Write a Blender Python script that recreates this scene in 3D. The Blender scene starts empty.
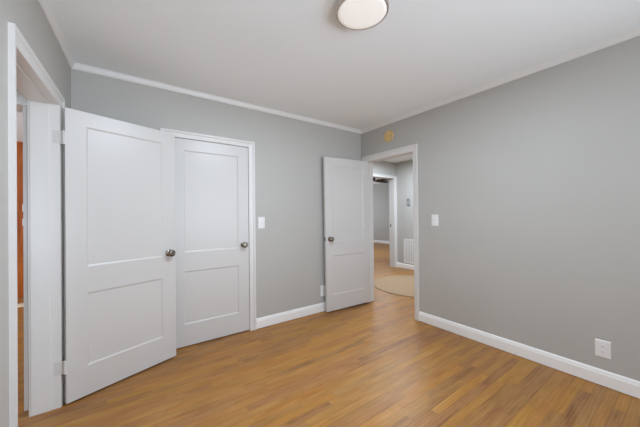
import bpy, bmesh, math, random
from mathutils import Matrix, Vector

S = bpy.context.scene
C = S.collection
random.seed(4)

# ------------------------------------------------------------------ camera
cd = bpy.data.cameras.new('camera'); cam = bpy.data.objects.new('camera', cd); C.objects.link(cam)
cd.sensor_width = 36; cd.lens = 15.3454; cd.clip_start = .02
CR = Vector((0.81486, -0.57956, -0.010356)); CU = Vector((0.005335, -0.010366, 0.999932)); CF = Vector((0.579632, 0.814861, 0.005355))
cam.matrix_world = Matrix(((CR.x, CU.x, -CF.x, 0), (CR.y, CU.y, -CF.y, 0), (CR.z, CU.z, -CF.z, 1.27), (0, 0, 0, 1)))
S.camera = cam

# ------------------------------------------------------------------ world, light, exposure
S.view_settings.view_transform = 'Standard'; S.view_settings.look = 'None'
S.view_settings.gamma = 1; S.view_settings.use_curve_mapping = False
S.view_settings.exposure = 0.21
S.cycles.use_denoising = True
S.cycles.max_bounces = 14; S.cycles.diffuse_bounces = 10
w = bpy.data.worlds.new('world'); S.world = w; w.use_nodes = True
w.node_tree.nodes['Background'].inputs['Color'].default_value = (.80, .90, 1, 1)
w.node_tree.nodes['Background'].inputs['Strength'].default_value = 1.0


def area(name, loc, target, sx, sy, power, col=(1, 1, 1), spread=180):
    l = bpy.data.lights.new(name, 'AREA'); l.shape = 'RECTANGLE'; l.size = sx; l.size_y = sy; l.energy = power; l.color = col; l.spread = math.radians(spread)
    o = bpy.data.objects.new(name, l); C.objects.link(o); o.location = loc
    o.rotation_euler = (Vector(target) - Vector(loc)).to_track_quat('-Z', 'Y').to_euler()
    return o


# added fill lights: assumed windows behind the camera, unseen sources next door
TINT = (.84, .955, 1.085)
FILL_TINT = (.835, .95, 1.085)
area('window_fill', (.45, -1.70, 1.15), (.25, 1, 2.6), 1.05, 1.35, 16, FILL_TINT, 108)  # added light at an assumed window, tilted up to lift the ceiling
area('second_window_fill', (1.95, -1.70, 1.15), (1.25, 1, 2.5), 1.05, 1.35, 15, FILL_TINT, 108)  # its added twin at the other assumed window, also narrowed and tilted
area('hall_fill', (4.30, 3.30, 2.44), (4.30, 3.30, 0), .6, .6, 40, TINT)  # added fill under the hall ceiling, no fixture there
area('living_fill', (7.2, 10.05, 1.50), (7.2, 6, 1.7), 2.2, 1.6, 30, TINT)  # added fill for the far room, source out of view
area('living_floor_fill', (6.7, 6.0, 2.15), (6.7, 6.0, 0), .5, .5, 28, TINT)  # added to brighten the far room floor, stands in for an unseen lamp
area('vestibule_fill', (-1.5, -1.66, .95), (-1.3, 1, 1.5), 1.2, 1.2, 30, TINT)  # added low fill to lift the underside of the left door frame
area('den_fill', (-3.92, 4.5, 1.5), (-1, 4.5, 1.6), 1.6, 1.5, 60, TINT)  # added fill for the panelled room, source out of view

# ------------------------------------------------------------------ fitted dimensions of the place
YC, XR, ZC = 2.919, 2.838, 2.504          # closet wall, right wall, ceiling
LX, LA = -0.353, 0.0400                   # left wall: x = LX + LA * (y - YC), a couple of degrees out of square
LT, RT, CT = 0.133, 0.118, 0.12           # wall thicknesses
YB = -1.5                                 # wall behind the camera
ZO = 2.028                                # door openings


# ------------------------------------------------------------------ helpers
def link(name, me, m, parent=None):
    o = bpy.data.objects.new(name, me); C.objects.link(o)
    if m is not None and hasattr(me, 'materials'): me.materials.append(m)
    if parent: o.parent = parent
    return o


def build(name, bm, m, parent=None, smooth=False, bevel=0, seg=2):
    bmesh.ops.recalc_face_normals(bm, faces=bm.faces)
    me = bpy.data.meshes.new(name); bm.to_mesh(me); bm.free()
    if smooth:
        for p in me.polygons: p.use_smooth = True
    o = link(name, me, m, parent)
    if bevel:
        b = o.modifiers.new('bevel', 'BEVEL'); b.width = bevel; b.segments = seg; b.limit_method = 'ANGLE'
    return o


def tag(o, label=None, cat=None, group=None, kind=None):
    if label: o['label'] = label
    if cat: o['category'] = cat
    if group: o['group'] = group
    if kind: o['kind'] = kind
    return o


def empty(name, loc=(0, 0, 0), rz=0):
    o = bpy.data.objects.new(name, None); C.objects.link(o); o.location = loc; o.rotation_euler = (0, 0, rz)
    o.empty_display_size = .1
    return o


def box(bm, x0, x1, y0, y1, z0, z1, f=None):
    f = f or (lambda x, y, z: (x, y, z))
    v = [bm.verts.new(f(x, y, z)) for x in (x0, x1) for y in (y0, y1) for z in (z0, z1)]
    for q in ((0, 1, 3, 2), (4, 6, 7, 5), (0, 4, 5, 1), (2, 3, 7, 6), (0, 2, 6, 4), (1, 5, 7, 3)):
        bm.faces.new([v[i] for i in q])


def sweep(bm, rings, closed_ring=True):
    """rings: lists of points of equal length, joined one to the next, ends capped"""
    R = [[bm.verts.new(p) for p in r] for r in rings]
    n = len(R[0])
    for a, b in zip(R, R[1:]):
        for i in range(n if closed_ring else n - 1):
            j = (i + 1) % n
            bm.faces.new((a[i], a[j], b[j], b[i]))
    if closed_ring:
        bm.faces.new(R[0]); bm.faces.new(R[-1][::-1])


def lathe(bm, prof, n=32, f=None):
    f = f or (lambda x, y, z: (x, y, z))
    R = []
    for r, z in prof:
        if r < 1e-6: R.append([bm.verts.new(f(0, 0, z))])
        else: R.append([bm.verts.new(f(r * math.cos(2 * math.pi * k / n), r * math.sin(2 * math.pi * k / n), z)) for k in range(n)])
    for a, b in zip(R, R[1:]):
        for k in range(n):
            j = (k + 1) % n
            if len(a) == 1 and len(b) == 1: break
            if len(a) == 1: bm.faces.new((a[0], b[k], b[j]))
            elif len(b) == 1: bm.faces.new((a[k], a[j], b[0]))
            else: bm.faces.new((a[k], a[j], b[j], b[k]))


def LW(x, y, z): return (LX + LA * (y - YC) + x, y, z)     # left wall: x measured into the room from its face
def BW(x, y, z): return (x, YC - y, z)                     # closet wall: y measured into the room
def RW(x, y, z): return (XR - x, y, z)                     # right wall: x measured into the room


# ------------------------------------------------------------------ materials
def mat(name, col, rough=.5, metal=0, spec=.5, bump=0, bscale=300, var=0, vscale=6):
    m = bpy.data.materials.new(name); m.use_nodes = True
    nt = m.node_tree; b = nt.nodes['Principled BSDF']
    b.inputs['Base Color'].default_value = (*col, 1); b.inputs['Roughness'].default_value = rough
    b.inputs['Metallic'].default_value = metal; b.inputs['Specular IOR Level'].default_value = spec
    tc = nt.nodes.new('ShaderNodeTexCoord')
    if var:
        n = nt.nodes.new('ShaderNodeTexNoise'); n.inputs['Scale'].default_value = vscale; n.inputs['Detail'].default_value = 4
        nt.links.new(tc.outputs['Object'], n.inputs['Vector'])
        r = nt.nodes.new('ShaderNodeValToRGB')
        r.color_ramp.elements[0].position = .3; r.color_ramp.elements[1].position = .7
        r.color_ramp.elements[0].color = (*[c * (1 - var) for c in col], 1); r.color_ramp.elements[1].color = (*[min(1, c * (1 + var)) for c in col], 1)
        nt.links.new(n.outputs['Fac'], r.inputs['Fac']); nt.links.new(r.outputs['Color'], b.inputs['Base Color'])
    if bump:
        n = nt.nodes.new('ShaderNodeTexNoise'); n.inputs['Scale'].default_value = bscale; n.inputs['Detail'].default_value = 2
        nt.links.new(tc.outputs['Object'], n.inputs['Vector'])
        bp = nt.nodes.new('ShaderNodeBump'); bp.inputs['Strength'].default_value = bump; bp.inputs['Distance'].default_value = .002
        nt.links.new(n.outputs['Fac'], bp.inputs['Height']); nt.links.new(bp.outputs['Normal'], b.inputs['Normal'])
    return m


M = {}
M['wall'] = mat('grey_wall_paint', (.495, .482, .453), .55, bump=.12, bscale=160, var=.012, vscale=2.5)
M['ceiling'] = mat('ceiling_paint', (.905, .935, .95), .8, bump=.08, bscale=120)
M['crown'] = mat('white_crown_paint', (.81, .80, .785), .4)
M['baseboard'] = mat('white_baseboard_paint', (.93, .92, .905), .32, bump=.03, bscale=60)
M['trim'] = mat('white_trim_paint', (.755, .74, .72), .32, bump=.03, bscale=60)
M['door'] = mat('white_door_paint', (.665, .650, .630), .34, bump=.04, bscale=50)
M['plate'] = mat('white_plastic', (.86, .86, .85), .3)
M['slot'] = mat('dark_slot', (.08, .08, .08), .6)
M['pewter'] = mat('dark_pewter', (.27, .238, .20), .24, metal=1, var=.25, vscale=60)
M['brass'] = mat('brass_disc', (.82, .60, .28), .40, metal=.35, var=.22, vscale=45)
M['nickel'] = mat('brushed_nickel', (.62, .58, .54), .5, metal=1)
M['grey'] = mat('grey_plastic', (.30, .30, .295), .5)
M['fan'] = mat('dark_fan_blade', (.018, .017, .016), .5, var=.2, vscale=12)
M['vent'] = mat('white_vent_metal', (.82, .82, .81), .4)
M['duct'] = mat('grey_duct_filter', (.30, .30, .295), .8)
M['sill'] = mat('pale_threshold', (.88, .78, .62), .4, var=.05, vscale=30)
M['closet'] = mat('closet_wall_paint', (.45, .45, .44), .7)


def ramp(nt, stops):
    r = nt.nodes.new('ShaderNodeValToRGB')
    while len(r.color_ramp.elements) < len(stops): r.color_ramp.elements.new(.5)
    for e, (p, c) in zip(r.color_ramp.elements, stops): e.position = p; e.color = (*c, 1)
    return r


def wood_floor():
    m = bpy.data.materials.new('oak_strip_floor'); m.use_nodes = True
    nt = m.node_tree; N = nt.nodes; L = nt.links; b = N['Principled BSDF']

    def mth(op, a, bb=None, c=None):
        n = N.new('ShaderNodeMath'); n.operation = op
        for i, v in enumerate((a, bb, c)):
            if v is None: continue
            if isinstance(v, (int, float)): n.inputs[i].default_value = v
            else: L.new(v, n.inputs[i])
        return n.outputs[0]

    def wn(a, bb=0.0):
        c = N.new('ShaderNodeCombineXYZ')
        for i, v in enumerate((a, bb)):
            if isinstance(v, (int, float)): c.inputs[i].default_value = v
            else: L.new(v, c.inputs[i])
        n = N.new('ShaderNodeTexWhiteNoise'); n.noise_dimensions = '3D'; L.new(c.outputs[0], n.inputs['Vector'])
        return n.outputs['Value']
    tc = N.new('ShaderNodeTexCoord'); sp = N.new('ShaderNodeSeparateXYZ'); L.new(tc.outputs['Object'], sp.inputs[0])
    X, Y = sp.outputs['X'], sp.outputs['Y']
    W = .0572
    yr = mth('DIVIDE', mth('ADD', Y, 20.01), W); row = mth('FLOOR', yr); fy = mth('FRACT', yr)
    ln = mth('MULTIPLY_ADD', wn(row, 3.7), .55, .55)
    xr = mth('DIVIDE', mth('ADD', mth('ADD', X, 40), mth('MULTIPLY', wn(row, 1.3), 7.0)), ln)
    idx = mth('FLOOR', xr); fx = mth('FRACT', xr)
    tone = wn(row, mth('ADD', idx, .31)); tone2 = wn(row, mth('ADD', idx, .77))
    # grain
    cv = N.new('ShaderNodeCombineXYZ')
    L.new(mth('MULTIPLY', X, 3.4), cv.inputs[0]); L.new(mth('MULTIPLY', Y, 30), cv.inputs[1]); L.new(mth('MULTIPLY', tone2, 90), cv.inputs[2])
    gn = N.new('ShaderNodeTexNoise'); gn.inputs['Scale'].default_value = 1; gn.inputs['Detail'].default_value = 5; gn.inputs['Roughness'].default_value = .62; gn.inputs['Distortion'].default_value = .7
    L.new(cv.outputs[0], gn.inputs['Vector'])
    cv2 = N.new('ShaderNodeCombineXYZ')
    L.new(mth('MULTIPLY', X, 3.2), cv2.inputs[0]); L.new(mth('MULTIPLY', Y, 13), cv2.inputs[1]); L.new(mth('MULTIPLY', tone, 70), cv2.inputs[2])
    g2 = N.new('ShaderNodeTexNoise'); g2.inputs['Scale'].default_value = 1; g2.inputs['Detail'].default_value = 3; g2.inputs['Distortion'].default_value = .4
    L.new(cv2.outputs[0], g2.inputs['Vector'])
    wv = N.new('ShaderNodeTexWave'); wv.wave_type = 'BANDS'; wv.bands_direction = 'Y'; wv.inputs['Scale'].default_value = 1; wv.inputs['Distortion'].default_value = 7
    wv.inputs['Detail'].default_value = 3; wv.inputs['Detail Scale'].default_value = .9; wv.inputs['Detail Roughness'].default_value = .6
    cw = N.new('ShaderNodeCombineXYZ'); L.new(mth('MULTIPLY', X, 2.0), cw.inputs[0]); L.new(mth('MULTIPLY', Y, 16), cw.inputs[1]); L.new(mth('MULTIPLY', tone2, 50), cw.inputs[2])
    L.new(cw.outputs[0], wv.inputs['Vector'])
    fac = mth('ADD', mth('ADD', mth('MULTIPLY', tone, .40), mth('MULTIPLY', mth('SUBTRACT', gn.outputs['Fac'], .5), .66)),
              mth('ADD', mth('ADD', mth('MULTIPLY', mth('SUBTRACT', g2.outputs['Fac'], .5), .95), mth('MULTIPLY', mth('SUBTRACT', wv.outputs['Fac'], .5), .16)), .29))
    rp = ramp(nt, [(0, (.20, .078, .020)), (.22, (.315, .138, .037)), (.5, (.395, .187, .053)), (.78, (.455, .228, .070)), (1, (.52, .285, .100))])
    L.new(fac, rp.inputs['Fac'])
    # dark mineral streaks and knots
    vo = N.new('ShaderNodeTexVoronoi'); vo.inputs['Scale'].default_value = 1
    cv3 = N.new('ShaderNodeCombineXYZ'); L.new(mth('MULTIPLY', X, 1.5), cv3.inputs[0]); L.new(mth('MULTIPLY', Y, 5.5), cv3.inputs[1])
    L.new(cv3.outputs[0], vo.inputs['Vector'])
    kn = N.new('ShaderNodeMapRange'); kn.inputs[1].default_value = .03; kn.inputs[2].default_value = .10; kn.inputs[3].default_value = .62; kn.inputs[4].default_value = 0
    L.new(vo.outputs['Distance'], kn.inputs[0])
    mx = N.new('ShaderNodeMix'); mx.data_type = 'RGBA'; mx.inputs[7].default_value = (.20, .088, .030, 1)
    hs = N.new('ShaderNodeHueSaturation'); L.new(mth('MULTIPLY_ADD', tone2, .009, .4955), hs.inputs['Hue']); L.new(mth('MULTIPLY_ADD', tone, .12, .93), hs.inputs['Saturation']); L.new(rp.outputs['Color'], hs.inputs['Color'])
    L.new(mth('MULTIPLY', kn.outputs[0], gn.outputs['Fac']), mx.inputs[0]); L.new(hs.outputs['Color'], mx.inputs[6])
    # seams between the strips
    ey = mth('MULTIPLY', mth('MINIMUM', fy, mth('SUBTRACT', 1.0, fy)), W)
    ex = mth('MULTIPLY', mth('MINIMUM', fx, mth('SUBTRACT', 1.0, fx)), ln)
    e = mth('MINIMUM', ey, ex)
    sm = N.new('ShaderNodeMapRange'); sm.inputs[1].default_value = .0003; sm.inputs[2].default_value = .0013; sm.inputs[3].default_value = .60; sm.inputs[4].default_value = 0
    L.new(e, sm.inputs[0])
    mx2 = N.new('ShaderNodeMix'); mx2.data_type = 'RGBA'; mx2.inputs[7].default_value = (.12, .055, .02, 1)
    L.new(sm.outputs[0], mx2.inputs[0]); L.new(mx.outputs[2], mx2.inputs[6]); L.new(mx2.outputs[2], b.inputs['Base Color'])
    b.inputs['Roughness'].default_value = .33; b.inputs['Specular IOR Level'].default_value = .20
    rr = N.new('ShaderNodeMapRange'); rr.inputs[3].default_value = .32; rr.inputs[4].default_value = .46; L.new(gn.outputs['Fac'], rr.inputs[0]); L.new(rr.outputs[0], b.inputs['Roughness'])
    bp = N.new('ShaderNodeBump'); bp.inputs['Strength'].default_value = .25; bp.inputs['Distance'].default_value = .0012
    L.new(mth('SUBTRACT', mth('MULTIPLY', gn.outputs['Fac'], .25), sm.outputs[0]), bp.inputs['Height']); L.new(bp.outputs['Normal'], b.inputs['Normal'])
    return m


M['floor'] = wood_floor()


def varnished():
    m = bpy.data.materials.new('orange_varnished_pine'); m.use_nodes = True
    nt = m.node_tree; N = nt.nodes; L = nt.links; b = N['Principled BSDF']
    tc = N.new('ShaderNodeTexCoord'); mp = N.new('ShaderNodeMapping'); mp.inputs['Scale'].default_value = (14, 14, 1.4)
    L.new(tc.outputs['Object'], mp.inputs[0])
    n = N.new('ShaderNodeTexNoise'); n.inputs['Scale'].default_value = 1.5; n.inputs['Detail'].default_value = 5; n.inputs['Distortion'].default_value = .8
    L.new(mp.outputs[0], n.inputs['Vector'])
    r = ramp(nt, [(.25, (.20, .042, .006)), (.5, (.40, .095, .012)), (.8, (.56, .16, .025))])
    L.new(n.outputs['Fac'], r.inputs['Fac']); L.new(r.outputs['Color'], b.inputs['Base Color']); b.inputs['Roughness'].default_value = .3
    return m


M['pine'] = varnished()


def jute():
    m = bpy.data.materials.new('beige_braided_jute'); m.use_nodes = True
    nt = m.node_tree; N = nt.nodes; L = nt.links; b = N['Principled BSDF']
    tc = N.new('ShaderNodeTexCoord'); wv = N.new('ShaderNodeTexWave'); wv.wave_type = 'RINGS'; wv.rings_direction = 'Z'; wv.inputs['Scale'].default_value = 9
    wv.inputs['Distortion'].default_value = .6; wv.inputs['Detail'].default_value = 2
    L.new(tc.outputs['Object'], wv.inputs['Vector'])
    n = N.new('ShaderNodeTexNoise'); n.inputs['Scale'].default_value = 40; L.new(tc.outputs['Object'], n.inputs['Vector'])
    md = N.new('ShaderNodeMath'); md.operation = 'MULTIPLY_ADD'; L.new(wv.outputs['Fac'], md.inputs[0]); md.inputs[1].default_value = .35; L.new(n.outputs['Fac'], md.inputs[2])
    r = ramp(nt, [(.3, (.33, .21, .115)), (.9, (.47, .325, .20))]); L.new(md.outputs[0], r.inputs['Fac']); L.new(r.outputs['Color'], b.inputs['Base Color'])
    b.inputs['Roughness'].default_value = .95
    bp = N.new('ShaderNodeBump'); bp.inputs['Strength'].default_value = .5; bp.inputs['Distance'].default_value = .004; L.new(md.outputs[0], bp.inputs['Height']); L.new(bp.outputs['Normal'], b.inputs['Normal'])
    return m


M['jute'] = jute()


def glow(name, col, s):
    m = bpy.data.materials.new(name); m.use_nodes = True; b = m.node_tree.nodes['Principled BSDF']
    b.inputs['Base Color'].default_value = (.85, .84, .82, 1); b.inputs['Roughness'].default_value = .4
    b.inputs['Emission Color'].default_value = (*col, 1); b.inputs['Emission Strength'].default_value = s
    return m


M['lamp'] = glow('lit_opal_diffuser', (1, .92, .86), .27)

# ------------------------------------------------------------------ the shell
X0, X1, Y0, Y1 = -4.0, 9.15, -1.75, 10.2      # outline of the floor the photo could see
bm = bmesh.new(); box(bm, X0 - .2, X1 + .2, Y0, Y1 + .2, -.10, 0)
tag(build('floor', bm, M['floor']), 'honey oak strip floor running through all the rooms', 'floor', kind='structure')
HYB = 4.42
bm = bmesh.new(); box(bm, X0 - .2, X1 + .2, Y0, HYB - .14, ZC, ZC + .10); box(bm, X0 - .2, 2.6, HYB - .14, Y1 + .2, ZC, ZC + .10)
tag(build('ceiling', bm, M['ceiling']), 'smooth white flat ceiling', 'ceiling', kind='structure')
bm = bmesh.new(); box(bm, 2.6, X1 + .2, HYB - .14, Y1 + .2, 2.69, 2.79)
tag(build('ceiling_living', bm, M['ceiling']), 'white ceiling of the far room with the fan', 'ceiling', kind='structure')


ZL = 2.69          # ceiling of the far room


def wall(name, label, lo, hi, thick, holes, f, m='wall', top=ZC):
    """wall along one axis from lo to hi; holes = (a0, a1, z0, z1); f(depth, along, z) places it, depth < 0 is inside the wall"""
    bm = bmesh.new(); a = lo
    for (h0, h1, z0, z1) in sorted(holes):
        box(bm, -thick, 0, a, h0, 0, top, f)
        if z0 > 0: box(bm, -thick, 0, h0, h1, 0, z0, f)
        if z1 < top: box(bm, -thick, 0, h0, h1, z1, top, f)
        a = h1
    box(bm, -thick, 0, a, hi, 0, top, f)
    return tag(build(name, bm, M[m]), label, 'wall', kind='structure')


JT = .018
L0, L1 = 1.747, 2.507          # left doorway (y)
K0, K1 = .340, 1.108           # closet doorway (x)
H0, H1 = 2.030, 2.815          # hallway doorway (y)
wall('wall_left', 'grey side wall with the open doorway at the left edge', YB - .15, YC, LT, [(L0 - JT, L1 + JT, 0, ZO + JT)], LW)
wall('wall_back', 'grey closet wall between the two room corners', LX - LT, XR + RT, CT, [(K0 - JT, K1 + JT, 0, ZO + JT)], lambda d, a, z: (a, YC - d, z))
wall('wall_right', 'long plain grey wall with the white outlet', YB - .15, YC, RT, [(H0 - JT, H1 + JT, 0, ZO + JT)], RW)
wall('wall_front', 'grey wall with the assumed windows behind the viewer', -.55, XR, .12, [(-.10, 1.00, .68, 2.15), (1.40, 2.50, .68, 2.15)], lambda d, a, z: (a, YB + d, z))

# closet box behind the closet door
bm = bmesh.new()
box(bm, -.30, -.24, YC + CT, YC + .80, 0, ZC); box(bm, 1.75, 1.81, YC + CT, YC + .80, 0, ZC); box(bm, -.30, 1.81, YC + .80, YC + .86, 0, ZC)
tag(build('wall_closet', bm, M['closet']), 'inner walls of the shut closet', 'wall', kind='structure')

# hallway beyond the right wall, and the room beyond that
HX, HY = 5.30, 4.28
wall('wall_hall_far', 'grey hallway wall carrying the vent and thermostat', .4, HY + .14, .12, [], lambda d, a, z: (HX - d, a, z))
G0, G1, GZ = 4.30, 5.215, 2.122
wall('wall_hall_end', 'grey hallway end wall around the second cased opening', XR + RT - .2, HX, .14, [(G0 - JT, G1 + JT, 0, GZ + JT)], lambda d, a, z: (a, HY - d, z), top=ZL)
bm = bmesh.new(); box(bm, XR + RT - .12, XR + RT, YC, HY, 0, ZC)
tag(build('wall_hall_near', bm, M['wall']), 'grey hallway wall beside the closet', 'wall', kind='structure')
wall('wall_hall_front', 'grey wall closing the near end of the hallway', XR + RT, HX, .12, [(3.4, 5.0, .35, 2.35)], lambda d, a, z: (a, .72 + d, z))
wall('wall_living_far', 'distant grey wall seen through the second doorway', HY, Y1, .12, [], lambda d, a, z: (X1 - d, a, z), top=ZL)
wall('wall_living_end', 'grey window wall of the far room', 2.6, X1, .12, [(6.0, 8.4, .7, 2.3)], lambda d, a, z: (a, 9.95 - d, z), top=ZL)
bm = bmesh.new(); box(bm, HX + .12, X1, HY, HY + .14, 0, ZL)
tag(build('wall_living_side', bm, M['wall']), 'grey side wall of the far room', 'wall', kind='structure')
bm = bmesh.new(); box(bm, 2.6, 2.72, HY, 9.95, 0, ZL)
tag(build('wall_living_near', bm, M['wall']), 'grey near wall of the far room', 'wall', kind='structure')

# vestibule and den beyond the left wall
PY = 2.60
V0, V1 = -1.38, -.552
wall('wall_partition', 'grey partition with a second cased opening past the left doorway', -2.9, -.49, .12, [(V0 - JT, V1 + JT, 0, 2.017 + JT)], lambda d, a, z: (a, PY - d, z))
bm = bmesh.new(); box(bm, -3.75, -.25, 6.39, 6.45, 0, ZC)
tag(build('wall_panelled', bm, M['pine']), 'orange varnished wood panelled wall glimpsed through the left doorway', 'wall', kind='structure')
bm = bmesh.new(); box(bm, -.37, -.25, YC + .86, 6.39, 0, ZC)
tag(build('wall_den_side', bm, M['wall']), 'grey side wall of the panelled room', 'wall', kind='structure')
wall('wall_den_window', 'grey window wall of the panelled room', PY, 6.45, .12, [(3.6, 5.4, .7, 2.3)], lambda d, a, z: (-3.75 + d, a, z))
bm = bmesh.new(); box(bm, -3.75, -2.9, PY, PY + .12, 0, ZC)
tag(build('wall_den_near', bm, M['wall']), 'grey near wall of the panelled room', 'wall', kind='structure')
bm = bmesh.new(); box(bm, -2.9, -2.78, YB, PY, 0, ZC)
tag(build('wall_vestibule_side', bm, M['wall']), 'grey far wall of the side passage', 'wall', kind='structure')
wall('wall_vestibule_front', 'grey wall with a window in the side passage', -2.9, -.65, .12, [(-2.2, -.9, .7, 2.2)], lambda d, a, z: (a, YB + d, z))


# assumed windows behind the viewer, added for the daylight: frame and muntins
def window(name, label, a0, a1, z0, z1, f):
    bm = bmesh.new()
    for (p0, p1, q0, q1) in ((a0, a1, z0, z0 + .05), (a0, a1, z1 - .05, z1), (a0, a0 + .05, z0 + .05, z1 - .05), (a1 - .05, a1, z0 + .05, z1 - .05),
                             (a0 + .05, a1 - .05, (z0 + z1) / 2 - .02, (z0 + z1) / 2 + .02)):
        box(bm, -.09, -.05, p0, p1, q0, q1, f)
    r = tag(build(name, bm, M['trim']), label, 'window', kind='structure')
    return r


window('window_1', 'assumed white sash window behind the viewer, the one nearer the left wall', -.10, 1.00, .68, 2.15, lambda d, a, z: (a, YB + d, z))
window('window_2', 'assumed white sash window behind the viewer, the one nearer the right wall', 1.40, 2.50, .68, 2.15, lambda d, a, z: (a, YB + d, z))

# ------------------------------------------------------------------ crown moulding
CH, CP = .045, .031
PROF = [(0, ZC - CH), (.006, ZC - CH), (.012, ZC - CH + .006), (.019, ZC - .026), (.026, ZC - .010), (CP, ZC - .007), (CP, ZC), (0, ZC)]


def lx(y): return LX + LA * (y - YC)


def crown(name, label, ringfn):
    bm = bmesh.new(); sweep(bm, ringfn)
    tag(build(name, bm, M['crown']), label, 'crown moulding', kind='structure')


crown('trim_1', 'white crown moulding along the top of the left wall', [[(lx(YB + d) + d, YB + d, z) for d, z in PROF], [(lx(YC - d) + d, YC - d, z) for d, z in PROF]])
crown('trim_2', 'white crown moulding above the closet door', [[(lx(YC - d) + d, YC - d, z) for d, z in PROF], [(XR - d, YC - d, z) for d, z in PROF]])
crown('trim_3', 'white crown moulding along the top of the long right wall', [[(XR - d, YC - d, z) for d, z in PROF], [(XR - d, YB + d, z) for d, z in PROF]])
crown('trim_4', 'white crown moulding high on the far room wall', [[(X1 - d, HY + .14, ZL - (ZC - z)) for d, z in PROF], [(X1 - d, 9.95, ZL - (ZC - z)) for d, z in PROF]])

# ------------------------------------------------------------------ baseboards
BP = [(0, .005), (.016, .005), (.016, .086), (.0125, .092), (.0125, .096), (.010, .106), (.006, .113), (0, .116)]
CW = .080


def baseboard(name, label, a0, a1, f, cap0=0, cap1=0):
    """cap0/cap1 = 1 where the end is mitred into a corner"""
    bm = bmesh.new()
    sweep(bm, [[f(d, a0 + cap0 * d, z) for d, z in BP], [f(d, a1 - cap1 * d, z) for d, z in BP]])
    return tag(build(name, bm, M['baseboard']), label, 'baseboard', kind='structure')


baseboard('baseboard_back', 'white baseboard between closet door and hallway door', K1 + CW * .86, XR, lambda d, a, z: (a, YC - d, z), 0, 1)
baseboard('baseboard_right', 'long white baseboard along the right wall', YB, H0 - .061, RW, 0, 0)
baseboard('baseboard_left', 'white baseboard on the left wall beside the viewer', YB, L0 - CW * .70, LW, 0, 0)
baseboard('baseboard_hall', 'white baseboard under the hallway vent', .72, HY, lambda d, a, z: (HX - d, a, z), 0, 0)
baseboard('baseboard_living', 'white baseboard in the distant room', HY + .14, 9.95, lambda d, a, z: (X1 - d, a, z), 0, 0)

# ------------------------------------------------------------------ door casings and jambs
CP_ = [(0, 0), (0, .009), (.010, .012), (.014, .010), (.050, .014), (.056, .019), (.062, .0215), (CW, .0215), (CW, 0)]


def casing_mesh(a0, a1, z1, f, sgn=1, off=0, ws=(1, 1, 1)):
    """profile swept up one leg, across the head and down the other, mitred"""
    bm = bmesh.new()
    P = [(wd, off + sgn * t) for wd, t in CP_]
    w0, wh, w1 = ws
    rings = [[f(t, a0 - wd * w0, 0) for wd, t in P], [f(t, a0 - wd * w0, z1 + wd * wh) for wd, t in P],
             [f(t, a1 + wd * w1, z1 + wd * wh) for wd, t in P], [f(t, a1 + wd * w1, 0) for wd, t in P]]
    sweep(bm, rings)
    return bm


def frame(name, label, a0, a1, z1, thick, f, stop=None, other=True, ws=(1, 1, 1)):
    root = empty(name); tag(root, label, 'door frame', kind='structure')
    build('casing', casing_mesh(a0, a1, z1, f, 1, 0, ws), M['trim'], root)
    if other: build('casing', casing_mesh(a0, a1, z1, f, -1, -thick, ws), M['trim'], root)
    bm = bmesh.new()
    box(bm, -thick, 0, a0 - JT, a0, 0, z1 + JT, f); box(bm, -thick, 0, a1, a1 + JT, 0, z1 + JT, f); box(bm, -thick, 0, a0, a1, z1, z1 + JT, f)
    build('jamb', bm, M['trim'], root)
    if stop:
        bm = bmesh.new(); s0, s1 = stop
        box(bm, -s1, -s0, a0, a0 + .006, 0, z1, f); box(bm, -s1, -s0, a1 - .006, a1, 0, z1, f); box(bm, -s1, -s0, a0 + .006, a1 - .006, z1 - .006, z1, f)
        build('door_stop', bm, M['trim'], root, bevel=.003)
    return root


frame('trim_5', 'white frame of the open doorway at the left edge', L0, L1, ZO, LT, LW, (.040, .133), ws=(.70, .88, 1.10))
frame('trim_6', 'white frame around the shut closet door', K0, K1, ZO, CT, (lambda d, a, z: (a, YC - d, z)), (.050, .085), other=False, ws=(.97, .78, .86))
fr = frame('trim_7', 'white frame of the open hallway doorway', H0, H1, ZO, RT, RW, (.042, .078), ws=(.76, 1, 1))
fh = frame('trim_8', 'white frame of the second opening, down the hallway', G0, G1, GZ, .14, lambda d, a, z: (a, HY - d, z), None, ws=(1, .75, 1))
bm = bmesh.new(); box(bm, G1 - .003, G1 + .001, HY + .088, HY + .112, .96, 1.04)
tag(build('strike_plate', bm, M['pewter'], fh), 'dark strike plate')
bm = bmesh.new()
sweep(bm, [[(V0 - wd, PY - t, 2.017 + wd) for wd, t in CP_], [(V1 + .03, PY - t, 2.017 + wd) for wd, t in CP_]])
pt = empty('trim_9'); tag(pt, 'white head casing of the opening past the left doorway', 'door frame', kind='structure')
build('casing', bm, M['trim'], pt)
bm = bmesh.new(); box(bm, V0 - JT, V0, PY, PY + .12, 0, 2.017 + JT); box(bm, V1, V1 + JT, PY, PY + .12, 0, 2.017 + JT); box(bm, V0, V1, PY, PY + .12, 2.017, 2.017 + JT)
build('jamb', bm, M['trim'], pt)
bm = bmesh.new()
sweep(bm, [[(-3.7, y, z) for y, z in ((5.66, 0), (5.69, .012), (5.85, .012), (5.88, 0))], [(-.37, y, z) for y, z in ((5.66, 0), (5.69, .012), (5.85, .012), (5.88, 0))]])
tag(build('trim_10', bm, M['sill']), 'pale threshold strip across the floor before the panelled wall', 'threshold', kind='structure')


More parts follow.
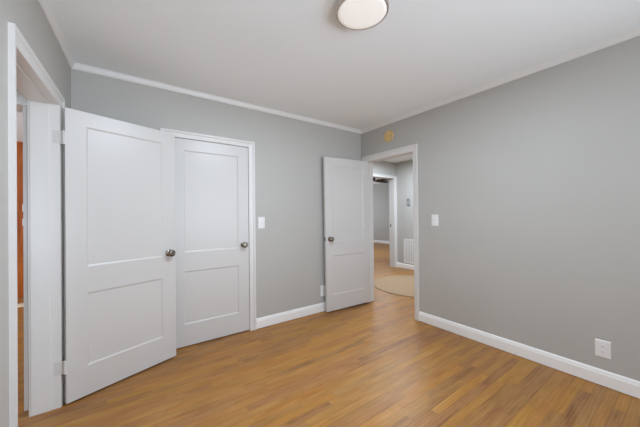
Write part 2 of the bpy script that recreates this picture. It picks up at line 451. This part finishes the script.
# ------------------------------------------------------------------ doors
def knob_on(door, u, z, face, sgn, smaller=1.0):
    """rosette, neck and round knob on the door face; face = y of that face in door space, sgn = which way it sticks out"""
    def f(x, y, h): return (u + x, face + sgn * h, z + y)
    s = smaller
    bm = bmesh.new(); lathe(bm, [(r * s, h * s) for r, h in ((0, .022), (.009, .022), (.009, .034), (.014, .036), (.0245, .041), (.0305, .049), (.0305, .055), (.024, .0635), (.0125, .068), (.011, .0665), (.006, .0665), (0, .068))], 28, f)
    k = build('knob', bm, M['pewter'], door, smooth=True); tag(k, 'dark pewter door knob')
    bm = bmesh.new(); lathe(bm, [(r * s, h * s) for r, h in ((0, 0), (.031, 0), (.031, .004), (.027, .008), (.019, .010), (.014, .012), (.0125, .022), (0, .023))], 28, f)
    build('rosette', bm, M['pewter'], k, smooth=True)


def panel_door(name, label, loc, rz, W, z0, top, knob_u, knob_z, sides, hinges=None, jamb_leaf=None):
    """door space: x from the hinge edge along the leaf, y = 0 the face towards the camera, thickness to +y"""
    T = .035; r = empty(name, loc, rz); tag(r, label, 'door', kind='structure')
    st = .113; zs = [z0, .222, .735, .920, 1.915, top]; xs = [0, st, W - st, W]
    b_, rec = .012, .0065
    bm = bmesh.new()

    def q(*pts): bm.faces.new([bm.verts.new(p) for p in pts])
    for y, inn in ((0, rec), (T, T - rec)):
        for i in range(3):
            for j in range(5):
                if i == 1 and j in (1, 3): continue
                q((xs[i], y, zs[j]), (xs[i + 1], y, zs[j]), (xs[i + 1], y, zs[j + 1]), (xs[i], y, zs[j + 1]))
        for j in (1, 3):      # sloped sticking around each panel
            o = [(xs[1], zs[j]), (xs[2], zs[j]), (xs[2], zs[j + 1]), (xs[1], zs[j + 1])]
            n = [(xs[1] + b_, zs[j] + b_), (xs[2] - b_, zs[j] + b_), (xs[2] - b_, zs[j + 1] - b_), (xs[1] + b_, zs[j + 1] - b_)]
            y1 = y + (.002 if y == 0 else -.002)
            m_ = [(a + (c - a) * .25, b + (d - b) * .25) for (a, b), (c, d) in zip(o, n)]
            for k in range(4):
                l = (k + 1) % 4
                q((o[k][0], y, o[k][1]), (o[l][0], y, o[l][1]), (m_[l][0], y1, m_[l][1]), (m_[k][0], y1, m_[k][1]))
                q((m_[k][0], y1, m_[k][1]), (m_[l][0], y1, m_[l][1]), (n[l][0], inn, n[l][1]), (n[k][0], inn, n[k][1]))
    for (a, b) in (((0, z0), (W, z0)), ((W, z0), (W, top)), ((W, top), (0, top)), ((0, top), (0, z0))):
        q((a[0], 0, a[1]), (b[0], 0, b[1]), (b[0], T, b[1]), (a[0], T, a[1]))
    bmesh.ops.remove_doubles(bm, verts=bm.verts, dist=1e-5)
    build('leaf', bm, M['door'], r)
    for j in (1, 3):
        bm = bmesh.new(); box(bm, xs[1] + b_, xs[2] - b_, rec, T - rec, zs[j] + b_, zs[j + 1] - b_)
        build('panel', bm, M['door'], r)
    for sgn in sides: knob_on(r, knob_u, knob_z, 0 if sgn < 0 else T, sgn)
    for hz in hinges or []:
        bm = bmesh.new()
        lathe(bm, [(0, hz - .047), (.004, hz - .047), (.0065, hz - .044), (.0065, hz + .044), (.004, hz + .047), (0, hz + .047)], 12, lambda x, y, z: (x - .008, y + .001, z))
        box(bm, -.006, .024, -.0012, .0005, hz - .044, hz + .044)
        if jamb_leaf:       # the other leaf, screwed to the jamb face
            inv = Matrix.Rotation(-rz, 4, 'Z') @ Matrix.Translation(-Vector(loc))
            box(bm, *jamb_leaf[0], *jamb_leaf[1], hz - .044, hz + .044, lambda x, y, z: tuple(inv @ Vector((x, y, z))))
        hn = build('hinge', bm, M['door'], r, bevel=.0006); tag(hn, 'painted over hinge')
    return r


A, B = Vector((-.333, 2.499, 0)), Vector((.364, 2.774, 0))
dv = B - A
panel_door('door_1', 'white two-panel door swung wide open at the left, overlapping the closet door', A, math.atan2(dv.y, dv.x), dv.length, .014, 2.018, dv.length - .060, .948, (-1, 1), (.262, 1.812), ((-.396, -.345), (L1 - .0006, L1 + .0005)))
panel_door('door_2', 'white two-panel closet door standing shut in its frame', (K0 + .003, YC + .001, 0), 0, K1 - K0 - .006, .012, ZO - .004, K1 - K0 - .006 - .060, .955, (-1,))
A, B = Vector((2.102, 2.820, 0)), Vector((2.852, 2.777, 0))
# hinge at the hallway jamb: built mirrored, free edge first
dv = B - A; WH = dv.length
d3 = panel_door('door_3', 'white two-panel door open against the grey wall beside the hallway', A, math.atan2(dv.y, dv.x), WH, .018, 2.022, .062, .955, (-1, 1))
bm = bmesh.new(); box(bm, -.0012, .0005, .005, .030, .955 - .029, .955 + .029); box(bm, -.008, 0, .0115, .0235, .955 - .008, .955 + .008)
tag(build('latch', bm, M['pewter'], d3, bevel=.0005), 'dark latch plate on the door edge')
d3.rotation_euler.y = -.008        # it hangs a touch out of plumb

# ------------------------------------------------------------------ switches and outlets
def plate_on(name, label, cat, c, f, w_, h_, kind, group=None):
    """f(out, along, z) places the cover on its wall"""
    r = empty(name, f(0, c[0], c[1])); tag(r, label, cat, group)
    o = Vector(f(0, c[0], c[1]))

    def g(d, a, z): return tuple(Vector(f(d, c[0] + a, c[1] + z)) - o)
    bm = bmesh.new()
    rings = [[(d, sx * (w_ / 2 - i), sz * (h_ / 2 - i)) for sx, sz in ((-1, -1), (1, -1), (1, 1), (-1, 1))] for d, i in ((0, 0), (.003, 0), (.006, .004))]
    sweep(bm, [[g(*p) for p in rr] for rr in rings]); build('cover_plate', bm, M['plate'], r)
    if kind == 'toggle':
        bm = bmesh.new(); box(bm, .0055, .0075, -.006, .006, -.0125, .0125, g); build('slot', bm, M['plate'], r)
        bm = bmesh.new(); sweep(bm, [[g(.006, -.0045, .000), g(.006, .0045, .000), g(.006, .0045, .010), g(.006, -.0045, .010)],
                                     [g(.019, -.004, .008), g(.019, .004, .008), g(.019, .004, .014), g(.019, -.004, .014)]]); build('toggle', bm, M['plate'], r)
    elif kind == 'outlet':
        for zc in (-.0195, .0195):
            bm = bmesh.new()
            pts = [(.0165 * max(-.86, min(.86, math.cos(t))) / .86 * .95, .0145 * math.sin(t)) for t in [2 * math.pi * k / 24 for k in range(24)]]
            sweep(bm, [[g(.0055, a, zc + z) for a, z in pts], [g(.0080, a, zc + z) for a, z in pts]])
            s = build('socket', bm, M['plate'], r)
            bm = bmesh.new(); box(bm, .0078, .0083, -.0075, -.0055, zc + .000, zc + .008, g); box(bm, .0078, .0083, .0055, .0075, zc + .000, zc + .007, g)
            box(bm, .0078, .0083, -.002, .002, zc - .009, zc - .005, g)
            build('slot', bm, M['slot'], s)
    for zc in ((-.030, .030) if kind == 'toggle' else (0,)):
        bm = bmesh.new(); lathe(bm, [(0, .0055), (.003, .0055), (.0025, .0072), (0, .0075)], 10, lambda x, y, h: g(h, x, zc + y)); build('screw', bm, M['plate'], r)
    return r


plate_on('light_switch', 'white light switch just right of the closet door frame', 'light switch', (1.257, 1.187), lambda d, a, z: (a, YC - d, z), .080, .134, 'toggle')
plate_on('light_switch', 'white light switch on the long right wall beside the hallway doorway', 'light switch', (1.755, 1.197), RW, .080, .127, 'toggle')
plate_on('wall_outlet', 'white electrical outlet low on the long right wall', 'outlet', (.436, .269), RW, .084, .126, 'outlet')
plate_on('wall_outlet', 'white outlet low on the wall, half hidden by the hallway door', 'outlet', (2.116, .272), lambda d, a, z: (a, YC - d, z), .090, .142, 'outlet')
plate_on('light_switch', 'upper white switch plate on the orange panelled wall', 'light switch', (-1.325, 1.432), lambda d, a, z: (a, 6.39 - d, z), .080, .118, 'toggle')
plate_on('light_switch', 'lower white switch plate on the orange panelled wall', 'light switch', (-1.325, 1.202), lambda d, a, z: (a, 6.39 - d, z), .080, .118, 'toggle')

# ------------------------------------------------------------------ gold disc above the hallway doorway
r = empty('wall_disc', (XR, 2.400, 2.303)); tag(r, 'small round gold embossed disc high above the hallway doorway', 'wall disc')
bm = bmesh.new(); lathe(bm, [(0, 0), (.078, 0), (.078, .006), (.074, .011), (.067, .012), (.063, .008), (.020, .011), (0, .011)], 40, lambda x, y, h: (-h, x, y))
build('disc', bm, M['brass'], r, smooth=True)
bm = bmesh.new()
for k in range(8):
    t = 2 * math.pi * k / 8; cx, cy = .041 * math.cos(t), .041 * math.sin(t)

    def pf(x, y, h, t=t, cx=cx, cy=cy): return (-.007 - h, cx + x * math.cos(t) * 1.6 - y * math.sin(t), cy + x * math.sin(t) * 1.6 + y * math.cos(t))
    lathe(bm, [(.011, 0), (.0095, .007), (.005, .012), (0, .0135)], 12, pf)
build('rosette', bm, M['brass'], r, smooth=True)
bm = bmesh.new(); lathe(bm, [(.017, .009), (.015, .014), (.008, .018), (0, .019)], 20, lambda x, y, h: (-h, x, y)); build('boss', bm, M['brass'], r, smooth=True)

# ------------------------------------------------------------------ ceiling lamp
r = empty('ceiling_light', (1.133, 1.147, ZC)); tag(r, 'round flush ceiling light with a thin nickel rim', 'ceiling light')
bm = bmesh.new(); lathe(bm, [(0, 0), (.128, 0), (.136, -.014), (.148, -.016), (.153, -.022), (.153, -.050), (.150, -.054), (.1425, -.054), (.1425, -.046), (0, -.046)], 64)
build('rim', bm, M['nickel'], r, smooth=False)
bm = bmesh.new(); lathe(bm, [(.1423, -.047), (.1423, -.0525), (.122, -.0555), (.080, -.0575), (0, -.0585)], 64)
tag(build('diffuser', bm, M['lamp'], r, smooth=True), 'lit white diffuser')
ld = bpy.data.lights.new('ceiling_light_glow', 'AREA'); ld.shape = 'DISK'; ld.size = .27; ld.energy = 28.5; ld.color = (.838, .955, 1.095)
lo = bpy.data.objects.new('ceiling_light_glow', ld); C.objects.link(lo); lo.location = (1.133, 1.147, ZC - .060)

# ------------------------------------------------------------------ hallway things
bm = bmesh.new(); lathe(bm, [(0, 0), (.752, 0), (.756, .005), (.752, .011), (.742, .013), (0, .012)], 96)
o = build('round_rug', bm, M['jute']); o.location = (4.20, 2.975, .0005); tag(o, 'round beige braided rug on the hallway floor', 'rug')

va, vb, vz0, vz1 = 3.70, 4.075, .135, .69
r = empty('return_vent', (HX, (va + vb) / 2, vz0)); tag(r, 'white return air grille low on the hallway wall', 'vent')


def vf(d, a, z): return (-d, a - (va + vb) / 2, z - vz0)


bm = bmesh.new()
for p in ((va, vb, vz0, vz0 + .028), (va, vb, vz1 - .028, vz1), (va, va + .028, vz0 + .028, vz1 - .028), (vb - .028, vb, vz0 + .028, vz1 - .028)): box(bm, 0, .012, *p, vf)
build('grille_frame', bm, M['vent'], r, bevel=.002)
bm = bmesh.new(); box(bm, 0, .002, va + .028, vb - .028, vz0 + .028, vz1 - .028, vf); build('backing', bm, M['duct'], r)
bm = bmesh.new(); n = 7
for k in range(n):
    a = va + .028 + (vb - va - .056) * (k + .5) / n
    sweep(bm, [[vf(.002, a - .018, z), vf(.009, a - .018, z), vf(.009, a + .014, z), vf(.002, a + .014, z)] for z in (vz0 + .028, vz1 - .028)])
tag(build('slats', bm, M['vent'], r), 'white vertical slats')

r = empty('thermostat', (HX, 3.930, 1.548)); tag(r, 'small grey thermostat on the hallway wall above the vent', 'thermostat')
bm = bmesh.new(); box(bm, -.022, 0, -.040, .040, -.078, .078); build('case', bm, M['grey'], r, bevel=.006)
bm = bmesh.new(); box(bm, -.0235, -.0215, -.018, .018, .035, .060); tag(build('display', bm, M['slot'], r), 'dark display')

# ceiling fan in the room beyond the hallway
fx, fy, fz = 5.74, 5.50, 2.232
r = empty('ceiling_fan', (fx, fy, ZL)); tag(r, 'dark ceiling fan blade seen through the second doorway', 'ceiling fan')
bm = bmesh.new(); lathe(bm, [(0, 0), (.065, 0), (.060, -.03), (.03, -.05), (.016, -.055), (.016, -.33), (.05, -.335), (.10, -.35), (.11, -.39), (.10, -.44), (.06, -.46), (0, -.465)], 32)
build('motor', bm, M['fan'], r, smooth=True)
for k in range(5):
    t = 2 * math.pi * k / 5 - .06
    bm = bmesh.new()
    sec = [(.17, .045), (.24, .056), (.45, .068), (.60, .066), (.655, .050), (.672, .025)]
    rings = []
    for rr, hw in sec:
        tw = .26
        rings.append([(rr, -hw, hw * tw + .003), (rr, hw, -hw * tw + .003), (rr, hw, -hw * tw - .004), (rr, -hw, hw * tw - .004)])
    sweep(bm, rings); bm.transform(Matrix.Translation((0, 0, fz - ZL)) @ Matrix.Rotation(t, 4, 'Z'))
    bl = build('blade', bm, M['fan'], r)
    bm = bmesh.new(); box(bm, .08, .20, -.018, .018, -.006, .004); bm.transform(Matrix.Translation((0, 0, fz - ZL)) @ Matrix.Rotation(t, 4, 'Z'))
    build('bracket', bm, M['fan'], bl)

# ceiling register in the panelled room
r = empty('ceiling_vent', (-.95, 4.42, ZC)); tag(r, 'small white ceiling vent before the orange panelled wall', 'vent')
bm = bmesh.new()
for p in ((-.16, .16, -.16, -.135), (-.16, .16, .135, .16), (-.16, -.135, -.135, .135), (.135, .16, -.135, .135)): box(bm, *p, -.012, 0)
build('grille_frame', bm, M['vent'], r)
bm = bmesh.new()
for k in range(8):
    y = -.135 + .27 * (k + .5) / 8; box(bm, -.135, .135, y - .004, y + .009, -.008, -.004)
build('slats', bm, M['vent'], r)
bm = bmesh.new(); box(bm, -.135, .135, -.135, .135, -.002, 0); build('backing', bm, M['duct'], r)
